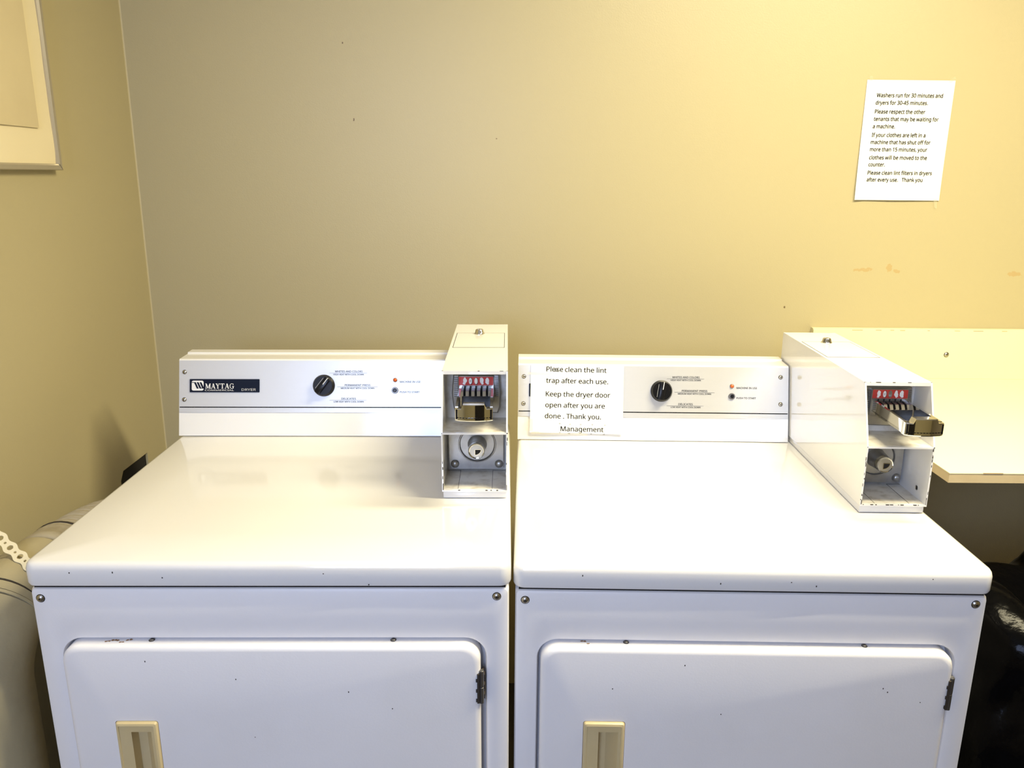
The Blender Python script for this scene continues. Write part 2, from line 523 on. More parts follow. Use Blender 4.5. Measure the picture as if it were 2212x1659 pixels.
    loops = [R(a0, a1, b0, b1, yf + .004, .004), R(a0, a1, b0, b1, yf - .001, .004), R(a0 + .0018, a1 - .0018, b0 + .0018, b1 - .0018, yf - .0042, .003),
             R(a0 + .0050, a1 - .0050, b0 + .0050, b1 - .0050, yf - .0050, .002), R(a0 + .0056, a1 - .0056, b0 + .0056, b1 - .0056, yf - .0036, .002),
             R(sx0, sx1, sz0, sz1, yf - .0034, .0004)]
    loft(bm, loops, cap0=False, cap1=False)
    # the finger recess: deep on the left, ramping up to the right
    xm = sx0 + (sx1 - sx0) * .45
    q = [bm.verts.new(v) for v in ((sx0, yf - .0034, sz1), (sx0, yf + .0165, sz1), (xm, yf + .0165, sz1), (sx1, yf - .0034, sz1),
                                   (sx0, yf - .0034, sz0), (sx0, yf + .0165, sz0), (xm, yf + .0165, sz0), (sx1, yf - .0034, sz0))]
    for f in ((0, 1, 5, 4), (1, 2, 6, 5), (2, 3, 7, 6), (0, 3, 2, 1), (4, 5, 6, 7)):
        bm.faces.new([q[i] for i in f])
    h = link('handle', bm, m_cream, door, recalc=True)
    h['label'] = 'aged cream plastic recessed handle'
    # hinge
    bm = new()
    hz = Z - .1675
    for k in range(2):
        zt = hz - k * .0275
        lathe(bm, [(.0030, -.0268), (.0036, -.0262), (.0036, -.0006), (.0030, 0), (.0012, -.0003), (0, -.0006)], 14, Matrix.Translation((.6432, -.0045, zt)))
    box(bm, .6370, .6405, -.0098, .004, hz - .052, hz - .004, 1)
    for zz in (.013, .030, .046):
        box(bm, .6352, .6375, -.0095, -.0080, hz - zz - .004, hz - zz + .001, 1)
        box(bm, .6460, .6480, -.0020, .0068, hz - zz - .003, hz - zz + .004, 1)
    box(bm, .6440, .6465, -.002, .010, hz - .053, hz - .004, 1)
    link('hinge', bm, [m_dark_steel, m_chip_gap], door)

    # console (leaning back board)
    bm = new()
    CX1 = box_x - .003
    yt, zt = D_S + .0404, .1528
    prof = [(D_S, Z + .0017), (yt, Z + zt), (yt + .0025, Z + zt + .0022), (yt + .046, Z + zt + .0035), (yt + .0475, Z + zt + .0065), (yt + .0720, Z + zt + .0070), (yt + .0755, Z + zt + .004), (yt + .0755, Z + .0017)]
    prism(bm, prof, 'x', 0.0005, CX1)
    link('console', bm, m_enamel, t, smooth=25)
    # metal control panel
    bm = new()
    fn0, fn1 = panel_fn(0.0002), panel_fn(0.0016)
    def sheet(x0, x1, s0, s1, mi=0):
        q = [(x0, s0), (x1, s0), (x1, s1), (x0, s1)]
        loft(bm, [[fn0(*p) for p in q], [fn1(*p) for p in q]], mi)
    sheet(.0014, CX1 - .0006, .0500, .1572)
    fp = panel_fn(.0018)
    rect(bm, .0022, CX1 - .0016, .0598, .0618, fp, 1)
    panel = link('control_panel', bm, [m_brushed, m_ink], t, smooth=25)
    # printed lettering
    bm = new()
    U = lambda px: .0235 + (px - 157) * .000261
    V = lambda py: .1189 - (py - 255) * .0002556
    fl = panel_fn(.0019)
    def line(body, xa, xb, yb_, yc): put_text(bm, body, U(xa), U(xb), V(yb_), V(yc) - V(yb_), fl, bold=.00010)
    line('WHITES AND COLORS', 1305, 1524, 199, 184); line('HIGH HEAT WITH COOL DOWN', 1293, 1533, 222, 210)
    line('PERMANENT PRESS', 1383, 1586, 310, 295); line('MEDIUM HEAT WITH COOL DOWN', 1352, 1617, 333, 321)
    line('DELICATES', 1357, 1471, 420, 405); line('LOW HEAT WITH COOL DOWN', 1295, 1533, 443, 431)
    for xa, xb, yy in ((1262, 1560, 204.5), (1323, 1645, 315.5), (1262, 1557, 425.5)):
        rect(bm, U(xa), U(xb), V(yy) - .00022, V(yy) + .00022, fl)
    link('cycle_lettering', bm, m_print, panel, smooth=0, recalc=False)
    for body, xb, ya_, yb2 in (('MACHINE IN USE', 1983, 282, 267), ('PUSH TO START', 1976, 365, 350)):
        bm = new()
        line(body, 1820, xb, ya_, yb2)
        link('status_lettering', bm, m_print, panel, smooth=0, recalc=False)
    for sx, ss in ((.0124, .1335), (.0118, .0765), (.5490, .1372), (.5495, .0806)):
        if sx < CX1 - .006:
            bm = new(); dome_screw(bm, facing(fn1(sx, ss), PN), .0042)
            link('panel_screw', bm, [m_steel, m_void], panel)
    # badge
    bm = new()
    bu0, bu1, bs0, bs1 = .0235, .1673, .0915, .1190
    fa, fb = panel_fn(.0016), panel_fn(.0034)
    q = rrect(bu0, bu1, bs0, bs1, .0012, 3)
    loft(bm, [[fa(*p) for p in q], [fb(*p) for p in q]])
    badge = link('badge', bm, m_badge, t)
    badge['label'] = 'dark navy name badge with silver lettering'
    bm = new()
    fx = panel_fn(.0037)
    BX = lambda f: bu0 + f * (bu1 - bu0)
    BY = lambda f: bs1 - f * (bs1 - bs0)
    # emblem: a rounded light square crossed by three slanting bars
    flat(bm, rrect(BX(.030), BX(.200), BY(.87), BY(.12), .0035, 5), fx, 0)
    fx2 = panel_fn(.0039)
    for k in range(3):
        x = .055 + k * .040
        flat(bm, [(BX(x + .006), BY(.24)), (BX(x + .034), BY(.24)), (BX(x + .076), BY(.72)), (BX(x + .048), BY(.72))], fx2, 1)
    rect(bm, BX(.030), BX(.065), BY(.28), BY(.235), fx2, 1); rect(bm, BX(.165), BX(.200), BY(.70), BY(.655), fx2, 1)
    # serif capitals drawn stroke by stroke
    gx0, gx1, gb, gt = .222, .640, .72, .335
    cw = [1.25, 1.02, 1.0, .98, 1.02, 1.08]; tot = sum(cw)
    x = gx0
    asp = (bu1 - bu0) / (bs1 - bs0)
    for ch, wd in zip('MAYTAG', cw):
        w_ = (gx1 - gx0) * wd / tot
        def G(u, v): return (BX(x + u * w_), BY(gb + (gt - gb) * v))
        def st(x0, y0, x1, y1, th): flat(bm, [G(x0 - th / 2, y0), G(x0 + th / 2, y0), G(x1 + th / 2, y1), G(x1 - th / 2, y1)], fx, 0)
        def sf(xc, v, hw=.17): flat(bm, [G(xc - hw, v), G(xc + hw, v), G(xc + hw, v + .09), G(xc - hw, v + .09)], fx, 0)
        if ch == 'M':
            st(.16, 0, .16, 1, .08); st(.18, 1, .50, .05, .18); st(.80, 1, .50, .05, .08); st(.82, 0, .82, 1, .19); sf(.16, 0, .13); sf(.82, 0, .16); sf(.14, .91, .12); sf(.86, .91, .12)
        elif ch == 'A':
            st(.18, 0, .50, 1, .08); st(.80, 0, .50, 1, .22); flat(bm, [G(.30, .30), G(.68, .30), G(.68, .38), G(.30, .38)], fx, 0); sf(.16, 0, .15); sf(.82, 0, .18)
        elif ch == 'Y':
            st(.50, 0, .50, .48, .20); st(.50, .42, .20, 1, .20); st(.52, .42, .80, 1, .09); sf(.50, 0, .20); sf(.20, .91, .19); sf(.80, .91, .15)
        elif ch == 'T':
            st(.50, 0, .50, 1, .20); flat(bm, [G(.06, .90), G(.94, .90), G(.94, 1), G(.06, 1)], fx, 0); st(.09, .70, .07, 1, .06); st(.91, .70, .93, 1, .06); sf(.50, 0, .20)
        else:
            n = 22
            for k in range(n):
                a, b = radians(50 + k * 280 / n), radians(50 + (k + 1) * 280 / n)
                th = lambda an: .30 - .12 * abs(cos(an)) * 0 - (.14 if abs(sin(an)) > .75 else 0)
                ri = [1 - th(v) * 1.0 for v in (a, b)]
                flat(bm, [G(.50 + .42 * cos(a), .5 + .52 * sin(a)), G(.50 + .42 * cos(b), .5 + .52 * sin(b)),
                          G(.50 + .42 * ri[1] * cos(b), .5 + .52 * (1 - .16) * sin(b)), G(.50 + .42 * ri[0] * cos(a), .5 + .52 * (1 - .16) * sin(a))], fx, 0)
            st(.78, .05, .78, .46, .18); sf(.76, .40, .20); st(.80, .68, .80, .98, .06)
        x += w_
    put_text(bm, 'COMMERCIAL', BX(.218), BX(.636), BY(.895), BY(.785) - BY(.895), fx)
    put_text(bm, 'DRYER', BX(.745), BX(.950), BY(.880), BY(.705) - BY(.880), fx, bold=.00010)
    link('badge_lettering', bm, [m_white, m_badge], badge, smooth=0, recalc=False)
    # knob
    bm = new()
    km = facing(fn1(.3005, .1059), PN) @ Matrix.Rotation(-knob_turn, 4, 'Z')
    lathe(bm, [(.0226, 0), (.0226, .0035), (.0222, .0045), (.0205, .0075), (.0200, .0110), (.0192, .0122), (.0080, .0122), (0, .0122)], 40, km)
    box(bm, -.0058, .0058, -.0190, .0190, .0115, .0200, 0, .0012, 2, km)
    box(bm, -.0006, .0006, .0030, .0186, .0198, .0202, 1, 0, 2, km)
    box(bm, -.0006, .0006, .0188, .0192, .0125, .0200, 1, 0, 2, km)
    box(bm, -.0090, -.0086, -.014, .013, .0121, .0124, 1, 0, 2, km)
    link('selector_knob', bm, [m_black, m_white], t)
    bm = new()
    lathe(bm, [(.0045, 0), (.0045, .0012), (.0036, .0020), (.0030, .0036), (.0015, .0046), (0, .0048)], 16, facing(fn1(.4478, .1176), PN), mats=[1, 1, 0, 0, 0, 0])
    link('indicator_lamp', bm, [m_amber, m_dark_steel], t)
    bm = new()
    lathe(bm, [(.0068, 0), (.0068, .0025), (.0060, .0034), (.0046, .0034), (.0044, .0022), (.0036, .0024), (.0036, .0046), (.0028, .0052), (0, .0052)], 22, facing(fn1(.4475, .0962), PN), mats=[1, 1, 1, 1, 1, 0, 0, 0, 0])
    link('start_button', bm, [m_black, m_dark_steel], t)
    make_coin_box(t, box_x, box_y, box_top, chips_seed)
    return t

def make_coin_box(t, bx, by, ztop, seed):
    """slanted steel coin box on the right of the lid; local frame: x to the right, y back, z up from the lid"""
    rnd = random.Random(seed + 50)
    Wb, yR, th = .1095, .462, .0026
    rec, zk, zb = .037, .1165, .0135        # recline of the upper face, height of the kink, bottom
    O = Matrix.Translation((bx, by, H_LID))
    side = [(0, zb), (0, zk), (rec, ztop), (yR, ztop), (yR, zb)]
    bm = new()
    prism(bm, side, 'x', 0, th); prism(bm, side, 'x', Wb - th, Wb)
    box(bm, th, Wb - th, rec, yR, ztop - th, ztop)                     # roof
    box(bm, th, Wb - th, rec, rec + .0022, ztop - .006, ztop - th)      # roof lip
    box(bm, th, Wb - th, 0, yR, zb, zb + th)                           # bottom
    box(bm, th, Wb - th, yR - th, yR, zb, ztop)                        # back
    box(bm, th, Wb - th, 0, .100, zk - th, zk)                         # shelf
    box(bm, th, Wb - th, .086, .0886, zk, ztop - th, 1)                # upper back sheet
    box(bm, th, Wb - th, .100, .103, zb, zk, 1)                        # lower back sheet
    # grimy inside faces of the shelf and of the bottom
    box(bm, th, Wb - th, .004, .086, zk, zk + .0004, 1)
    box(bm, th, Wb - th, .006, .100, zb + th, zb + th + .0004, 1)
    for xx in (.026, .083):                                            # folded sheet seams on the bottom
        box(bm, xx, xx + .0006, .006, .092, zb + th + .0003, zb + th + .0007, 2)
    box(bm, th, .026, .0915, .0922, zb + th + .0003, zb + th + .0007, 2); box(bm, .083, Wb - th, .0915, .0922, zb + th + .0003, zb + th + .0007, 2)
    # chipped paint along the sharp front edges
    heavy = 3 if seed == 2 else 1
    def chip(x0, x1, y0, y1, z0, z1): box(bm, x0, x1, y0, y1, z0, z1, 2)
    for k in range(4 * heavy):
        x = rnd.uniform(.004, Wb - .012); chip(x, x + rnd.uniform(.001, .006), -.0001, .0014, zb + th - rnd.uniform(.0004, .001), zb + th + .0004)
    for k in range(2 * heavy):
        x = rnd.uniform(.006, Wb - .012); chip(x, x + rnd.uniform(.001, .007), rec - .0001, rec + rnd.uniform(.0006, .0016), ztop - rnd.uniform(.0004, .0012), ztop + .0001)
    chip(-.0001, .0026, rec - .0001, rec + .0016, ztop - .0016, ztop + .0001); chip(Wb - .0026, Wb + .0001, rec - .0001, rec + .0016, ztop - .0016, ztop + .0001)
    for xx in (0, Wb - th):
        for k in range(3 * heavy):
            zz = rnd.uniform(zb + .004, zk - .004); w0 = rnd.uniform(.0, .0014); chip(xx + w0 - .0001, xx + w0 + rnd.uniform(.0006, .0013), -.0001, .001, zz, zz + rnd.uniform(.001, .006))
        chip(xx + (.0004 if xx else .0008), xx + th + (-.0008 if xx == 0 else .0001), -.0001, .0012, zk - .0012, zk + .0004)
        chip(xx + (.0014 if xx == 0 else .0004), xx + (th + .0001 if xx == 0 else .0012), -.0001, .001, zb + .003, zb + rnd.uniform(.010, .020))
    bmesh.ops.transform(bm, matrix=O, verts=bm.verts)
    cb = link('coin_box', bm, [m_enamel, m_grime, m_chip_gap], t, smooth=20)
    cb['label'] = 'white steel coin box bolted on the lid'
    def sub(name, bm, mats, smooth=35):
        bmesh.ops.transform(bm, matrix=O, verts=bm.verts)
        return link(name, bm, mats, cb, smooth=smooth)
    # base plate under the box
    bm = new(); box(bm, .0015, Wb - .002, .004, yR - .004, .0008, zb - .0016, 0, .0012)
    box(bm, .004, Wb - .004, .006, yR - .006, zb - .0016, zb, 1)
    sub('base_plate', bm, [m_enamel, m_chip_gap])
    # vault door let into the roof, and its lock
    bm = new(); box(bm, .0068, Wb - .0072, .222, .362, ztop - .001, ztop + .0003, 0)
    for a, b, c, d in ((.0058, .0066, .221, .363), (Wb - .0070, Wb - .0062, .221, .363), (.0058, Wb - .0062, .2206, .2216), (.0058, Wb - .0062, .3624, .3632)):
        box(bm, a, b, c, d, ztop - .0002, ztop + .00035, 1)
    sub('vault_door', bm, [m_enamel, m_print])
    bm = new(); lathe(bm, [(.0108, 0), (.0108, .0012), (.0092, .0030), (.0080, .0085), (.0068, .0098), (.0030, .0098), (.0028, .0080), (0, .0080)], 24, Matrix.Translation((.052, .352, ztop + .0003)))
    sub('vault_lock', bm, m_chrome)
    # ---- upper chamber: coin mechanism
    yp = .069; cx = .0557
    bm = new()
    hexa = [(cx - .037, .132), (cx + .037, .130), (cx + .0405, .140), (cx + .0420, .165), (cx + .0390, .1985), (cx - .0390, .1985), (cx - .0420, .165), (cx - .0395, .142)]
    loft(bm, [[(p[0], yp + .017, p[1]) for p in hexa], [(p[0], yp + .002, p[1]) for p in hexa], [(cx + (p[0] - cx) * .955, yp, .165 + (p[1] - .165) * .95) for p in hexa]])
    for sgn in (-1, 1):                                                # ribbed grips at both sides
        for k in range(11):
            z = .1945 - k * .0033
            box(bm, cx + sgn * .0345 - .0030, cx + sgn * .0345 + .0030, yp - .0022, yp + .001, z - .0020, z, 1)
    body = rrect(cx - .0305, cx + .0305, .150, .1975, .002, 2)
    loft(bm, [[(p[0], yp + .001, p[1]) for p in body], [(p[0], yp - .0050, p[1]) for p in body], [(cx + (p[0] - cx) * .97, yp - .0064, .174 + (p[1] - .174) * .97) for p in body]])
    sub('coin_mechanism', bm, [m_zinc, m_dark_steel], 30)
    yl = yp - .0066
    fL = lambda u, v: (u, yl, v)
    fO = lambda u, v: (u, yl - .0002, v)
    fI = lambda u, v: (u, yl - .0004, v)
    bm = new()
    rect(bm, cx - .0292, cx + .0292, .1812, .1960, fL, 0)
    shapes = {1: 'po o d t'.split(), 2: None}
    for k in range(5):
        u = cx - .0189 + k * .00945
        sh = [(u + .0031 * cos(2 * pi * i / 18), .1886 + .0064 * sin(2 * pi * i / 18)) for i in range(18)]
        if k in (0, 3, 4):                                             # torn stickers
            sh = [(p[0] + rnd.uniform(-.0006, .0006) + (.0010 if p[1] < .186 else 0) * (1 if k else -1), p[1] + rnd.uniform(-.0004, .0004)) for p in sh]
            flat(bm, sh, fO, 1)
        elif k == 2 and seed == 2:
            flat(bm, sh, fO, 3)
        else:
            flat(bm, [(p[0] + .0004, p[1] - .0002) for p in sh], fO, 2)
            flat(bm, [((p[0] - u) * .88 + u, (p[1] - .1886) * .88 + .1886) for p in sh], fI, 1 if k == 1 else 4)
            if k == 1:
                fJ = lambda uu, v: (uu, yl - .0006, v)
                put_text(bm, '$1', u - .0014, u + .0014, .1871, .0032, fJ, 2)
    sub('price_label', bm, [m_red, m_white, m_ink, m_zinc, m_paper], 0)
    # five coin slots
    bm = new()
    for k in range(5):
        u = cx - .0189 + k * .00945
        box(bm, u - .00115, u + .00115, yl - .0005, yl + .003, .1545, .1800)
    sub('coin_slots', bm, m_void)
    # ---- coin slide, pulled out
    ys, ye, zs0, zs1, hw = -.060, yp - .004, .1575, .1770, .0292
    sx = cx + .0010
    bm = new()
    box(bm, sx - hw, sx + hw, ys + .010, ye, zs0, zs0 + .0040, 0)                  # floor of the tray
    for sgn in (-1, 1):                                                            # side rails
        a, b = sorted((sx + sgn * hw, sx + sgn * (hw - .0042)))
        prism(bm, [(ys + .008, zs0), (ye, zs0 + .002), (ye, zs1 + .0015), (ys + .008, zs1)], 'x', a, b, 0)
    for k in range(6):                                                             # fins between the coins
        u = cx - .0189 - .0047 + k * .00945
        prism(bm, [(ye - .030, zs0 + .003), (ye, zs0 + .003), (ye, zs1), (ye - .020, zs1 - .0015)], 'x', u - .0027, u + .0027, 3)
    box(bm, sx - .0235, sx + .0235, ye - .0345, ye - .0335, zs0 + .004, zs0 + .013, 1)
    # chrome nose: curved in plan, taller in the middle
    front = []
    nseg = 14
    for k in range(nseg + 1):
        u = -hw + 2 * hw * k / nseg
        front.append((u, ys - .006 * (1 - (u / hw) ** 2)))
    def topz(u): return zs1 + (.0068 if abs(u) < .0165 else (.0068 * max(0, (.0195 - abs(u)) / .003) if abs(u) < .0195 else -.0005))
    us = sorted(set([p[0] for p in front] + [-.0195, -.0165, .0165, .0195]))
    fy = lambda u: ys - .0050 * (1 - (u / hw) ** 2)
    loops = []
    for u in us:
        zt_ = topz(u); y = fy(u)
        edge = .0016 if abs(u) > hw - .001 else 0
        loops.append([(sx + u, y + .0008 + edge, zs0 - .0012), (sx + u, y + edge, zs0 + .0002), (sx + u, y + edge, zt_ - .0014), (sx + u, y + .0010 + edge, zt_), (sx + u, ys + .012, zt_ - .0004), (sx + u, ys + .012, zs0 - .0012)])
    loft(bm, loops, 0)
    # dark rim line near the bottom of the nose and small notches at the corners
    for k in range(12):
        u = -hw + .004 + k * (2 * hw - .008) / 11
        box(bm, sx + u - .0017, sx + u + .0017, fy(u) - .0004, fy(u) + .0004, zs0 + .0038, zs0 + .0050, 1)
    for sgn in (-1, 1):
        box(bm, sx + sgn * (hw - .0024) - .0012, sx + sgn * (hw - .0024) + .0012, fy(hw - .0024) - .0004, ys + .003, zs0 + .002, zs1 - .002, 1)
    sl = sub('coin_slide', bm, [m_chrome, m_black, m_zinc, m_fin], 14)
    sl['label'] = 'chrome coin slide with five vertical slots'
    # ---- lower chamber: lock plate, recessed ring, cylinder lock, two rivets
    yq = .083
    bm = new()
    plate = rrect(th + .004, Wb - th - .005, .0230, zk - th - .0005, .001, 1)
    zc, xc = .0685, .0560
    ring = lambda r, y: [(xc + r * cos(-pi / 4 + 2 * pi * i / 8 * 1.0), y, zc + r * sin(-pi / 4 + 2 * pi * i / 8)) for i in range(8)]
    px0, px1, pz0, pz1 = th + .004, Wb - th - .005, .0230, zk - th - .0005
    n = 32
    def sq(i):
        a = 2 * pi * i / n
        c, s = cos(a), sin(a)
        k = min((px1 - xc) / abs(c) if c > 1e-6 else (xc - px0) / abs(c) if c < -1e-6 else 9, (pz1 - zc) / abs(s) if s > 1e-6 else (zc - pz0) / abs(s) if s < -1e-6 else 9)
        return (xc + k * c, zc + k * s)
    def circ(r, y): return [(xc + r * cos(2 * pi * i / n), y, zc + r * sin(2 * pi * i / n)) for i in range(n)]
    outer_ = [(sq(i)[0], yq, sq(i)[1]) for i in range(n)]
    back_ = [(p[0], yq + .002, p[2]) for p in outer_]
    loft(bm, [back_, outer_, circ(.0335, yq), circ(.0328, yq - .0016), circ(.0312, yq - .0018), circ(.0296, yq + .002), circ(.0255, yq + .013), circ(.0205, yq + .014)])
    sub('lock_plate', bm, m_zinc, 40)
    bm = new()
    cm = facing((xc, yq + .013, zc - .0005), (0, -1, 0))
    lathe(bm, [(.0205, 0), (.0200, .004), (.0165, .012), (.0150, .028), (.0146, .040), (.0142, .0475), (.0128, .0492), (.0118, .0488), (.0115, .0476), (0, .0476)], 32, cm, mats=[1, 1, 1, 1, 0, 0, 0, 0, 3, 3])
    dk = [(.0005 - .0042, -.0070), (-.0042 + .0005, .0030), (.0070, .0030)] + [(-.0037 + .0107 * cos(radians(a)), .0030 - .0100 * sin(radians(a))) for a in (15, 30, 45, 60, 75)]
    cmx = cm @ Matrix.Translation((.001, 0, .0478))
    f = bm.faces.new([bm.verts.new(cmx @ Vector((p[0], p[1], 0))) for p in dk]); f.material_index = 2
    cmy = cm @ Matrix.Translation((.001, 0, .0481))
    for k in range(len(dk)):
        a, b = Vector(dk[k]), Vector(dk[(k + 1) % len(dk)])
        nrm = (b - a).normalized().orthogonal() * .0004
        f = bm.faces.new([bm.verts.new(cmy @ Vector((*q, 0))) for q in (a - nrm, b - nrm, b + nrm, a + nrm)]); f.material_index = 0
    sub('lock_cylinder', bm, [m_chrome, m_zinc, m_void, m_lockface])
    for u in (.0166, .0942):
        bm = new(); lathe(bm, [(.0074, 0), (.0072, .0016), (.0062, .0038), (.0042, .0054), (.0020, .0061), (0, .0062)], 20, facing((u, yq - .0002, .0325), (0, -1, 0)))
        sub('rivet', bm, m_zinc)
    bm = new(); lathe(bm, [(.0042, 0), (.0042, .0006), (.0034, .0006), (.0030, .0001), (0, .0001)], 18, facing((Wb - th, .034, .0335), (-1, 0, 0)), mats=[1, 1, 1, 0, 0])
    sub('side_hole', bm, [m_void, m_steel])

def place(x, y, a, dz, roll):
    """lid corner (x, y) at lid height; the base Empty sits below it along the leaning cabinet"""
    r = radians(roll)
    return (x - (-sin(r)) * H_LID * -1 * -1, y, dz + H_LID * (1 - cos(r))), (0, -r, radians(a))

locL, rotL = place(-0.6773, 1.0135, 0.0685, 0.0, 0.3827)
locR, rotR = place(0.0118, 1.0321, -1.2152, -0.0079, 0.1914)
# a lean about y moves the lid sideways; put the lid corner where it belongs
def settle(loc, rot, lid):
    from mathutils import Euler
    v = Euler(rot).to_matrix() @ Vector((0, 0, H_LID))
    return tuple(Vector(lid) - v)
locL = settle(locL, rotL, (-0.6773, 1.0135, H_LID))
locR = settle(locR, rotR, (0.0118, 1.0321, H_LID - 0.0079))
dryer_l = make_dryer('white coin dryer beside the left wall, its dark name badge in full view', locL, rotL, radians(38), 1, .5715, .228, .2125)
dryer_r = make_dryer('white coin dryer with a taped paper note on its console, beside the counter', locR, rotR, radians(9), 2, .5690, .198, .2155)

# ------------------------------------------------------------------ notice taped to the right dryer's console
def sub_empty_fn(o):
    mw = Matrix.Translation(o.location) @ o.rotation_euler.to_matrix().to_4x4()
    return mw
MW = sub_empty_fn(dryer_r)
note = thing('notice', 'white paper note about the lint trap, taped to the right dryer console', 'notice', MW @ Vector(panel_fn(.004)(.122, .016)))
inv = Matrix.Translation(-Vector(note.location))
def note_fn(off):
    f = panel_fn(off)
    def g(u, v):                                # u 0..1 to the right, v 0..1 downwards
        lx = .0272 - .0014 * v + u * .1945
        s = .1606 - .1440 * v - .0026 * u
        o = .0012 + .0022 * v + .0018 * sin(u * 5 + 1) * v
        p = Vector(panel_fn(off + o)(lx, s))
        return inv @ (MW @ p)
    return g
bm = new()
g = note_fn(.0020); g2 = note_fn(.0022)
nx, ny = 16, 12
grid = [[bm.verts.new(g2(i / nx, j / ny)) for i in range(nx + 1)] for j in range(ny + 1)]
gridb = [[bm.verts.new(g(i / nx, j / ny)) for i in range(nx + 1)] for j in range(ny + 1)]
for j in range(ny):
    for i in range(nx):
        bm.faces.new((grid[j][i], grid[j][i + 1], grid[j + 1][i + 1], grid[j + 1][i]))
        bm.faces.new((gridb[j][i], gridb[j + 1][i], gridb[j + 1][i + 1], gridb[j][i + 1]))
link('paper', bm, m_paper, note, recalc=False)
bm = new()
ft = note_fn(.0026)
def NP(px, py):
    u = (px - 169 + (py - 93) * 12 / 526) / 716
    return u, (py - 93 - 17 * u) / (526)
def note_line(body, xa, xb, py, cap, weight=.0):
    ua, va = NP(xa, py); ub, _ = NP(xb, py)
    put_text(bm, body, ua, ub, 0, cap / 526, lambda u, v: ft(u, va - v), font=FONT_NOTE, bold=.0011)
note_line('Ple', 288, 357, 153, 37); note_line('se', 367, 415, 155, 37); note_line('a', 352, 372, 153, 33, .0)
note_line('clean the lint', 431, 750, 157, 37)
note_line('trap after each use.', 285, 762, 240, 37)
note_line('Keep the dryer door', 282, 778, 343, 37)
note_line('open after you are', 278, 736, 427, 37)
note_line('done . Thank you.', 274, 706, 511, 37)
note_line('Management', 395, 725, 610, 37)
for px, py in ((390, 552), (467, 559), (550, 560), (640, 561), (737, 565), (390, 619), (460, 628), (630, 631), (728, 635)):
    for dx in (-3.5, 3.5):
        u, v = NP(px + dx, py)
        flat(bm, [(u - .0022, v + .010), (u + .0010, v + .010), (u + .0024, v - .010), (u - .0008, v - .010)], ft)
link('note_lettering', bm, m_ink, note, smooth=0, recalc=False)
f3 = note_fn(.0028)
for (u0, u1, v0, v1) in ((-.03, .36, .125, .165), (.02, .62, .985, 1.03), (-.055, .03, .80, .98)):
    q = [(u0, v0), (u1, v0 + .004), (u1 + .004, v1), (u0 - .003, v1 - .004)]
    bm = new()
    flat(bm, q, f3)
    link('tape', bm, m_tape, note, smooth=0, recalc=False)

# ------------------------------------------------------------------ notice on the back wall
K = 1.1308
def wall_pt(x, zrel): return (x * K, CAM_Z + (zrel - .5309) * K)
px0, pz1 = wall_pt(.7638, .7345); px1, pz0 = wall_pt(.9525, .4850)
wn_ = thing('notice', 'white printed sheet about washers and dryers, taped on the back wall', 'notice', ((px0 + px1) / 2, WALL_Y - .001, pz0))
def sheet_fn(off):
    def g(u, v):
        c = .0012 + .0050 * max(0, v - .55) ** 2 * (1 - abs(u - .45)) * 4
        if u < .12: c += .0035 * (.12 - u) / .12 * v
        return Vector((px0 + (px1 - px0) * u, WALL_Y - c - off, pz1 - (pz1 - pz0) * v)) - Vector(wn_.location)
    return g
bm = new()
g, g2 = sheet_fn(0.0), sheet_fn(.0003)
nx, ny = 16, 20
grid = [[bm.verts.new(g2(i / nx, j / ny)) for i in range(nx + 1)] for j in range(ny + 1)]
gridb = [[bm.verts.new(g(i / nx, j / ny)) for i in range(nx + 1)] for j in range(ny + 1)]
for j in range(ny):
    for i in range(nx):
        bm.faces.new((grid[j][i], grid[j + 1][i], grid[j + 1][i + 1], grid[j][i + 1]))
        bm.faces.new((gridb[j][i], gridb[j][i + 1], gridb[j + 1][i + 1], gridb[j + 1][i]))
link('paper', bm, m_paper, wn_, recalc=True)
bm = new()
ft2 = sheet_fn(.0014)
for body, xa, xb, py in (('Washers run for 30 minutes and', 352, 1140, 332), ('dryers for 30-45 minutes.', 340, 960, 418), ('Please respect the other', 330, 928, 522),
                         ('tenants that may be waiting for', 318, 1086, 608), ('a machine.', 306, 568, 695), ('If your clothes are left in a', 295, 930, 797),
                         ('machine that has shut off for', 282, 987, 882), ('more than 15 minutes, your', 272, 948, 968), ('clothes will be moved to the', 263, 945, 1066),
                         ('counter.', 254, 446, 1150), ('Please clean lint filters in dryers', 243, 1000, 1250), ('after every use.   Thank you', 230, 888, 1333)):
    v = (py - 133) / 1428
    lx = 243 - 163 * v; wd = 1054 - 51 * v
    put_text(bm, body, (xa - lx) / wd, (xb - lx) / wd, 0, 45 / 1428, lambda u, w, v=v: ft2(u, v - w), font=FONT_NOTE, bold=.0010)
link('sheet_lettering', bm, m_ink, wn_, smooth=0, recalc=False)
f4 = sheet_fn(.0006)
for q in ([(.915, .012), (.99, -.035), (1.0, -.012), (.95, .02)], [(.02, -.03), (.06, -.03), (.06, .01), (.02, .01)], [(.93, .985), (.97, .985), (.985, 1.07), (.955, 1.06)]):
    bm = new()
    flat(bm, q, f4)
    link('tape', bm, m_tape, wn_, smooth=0, recalc=False)

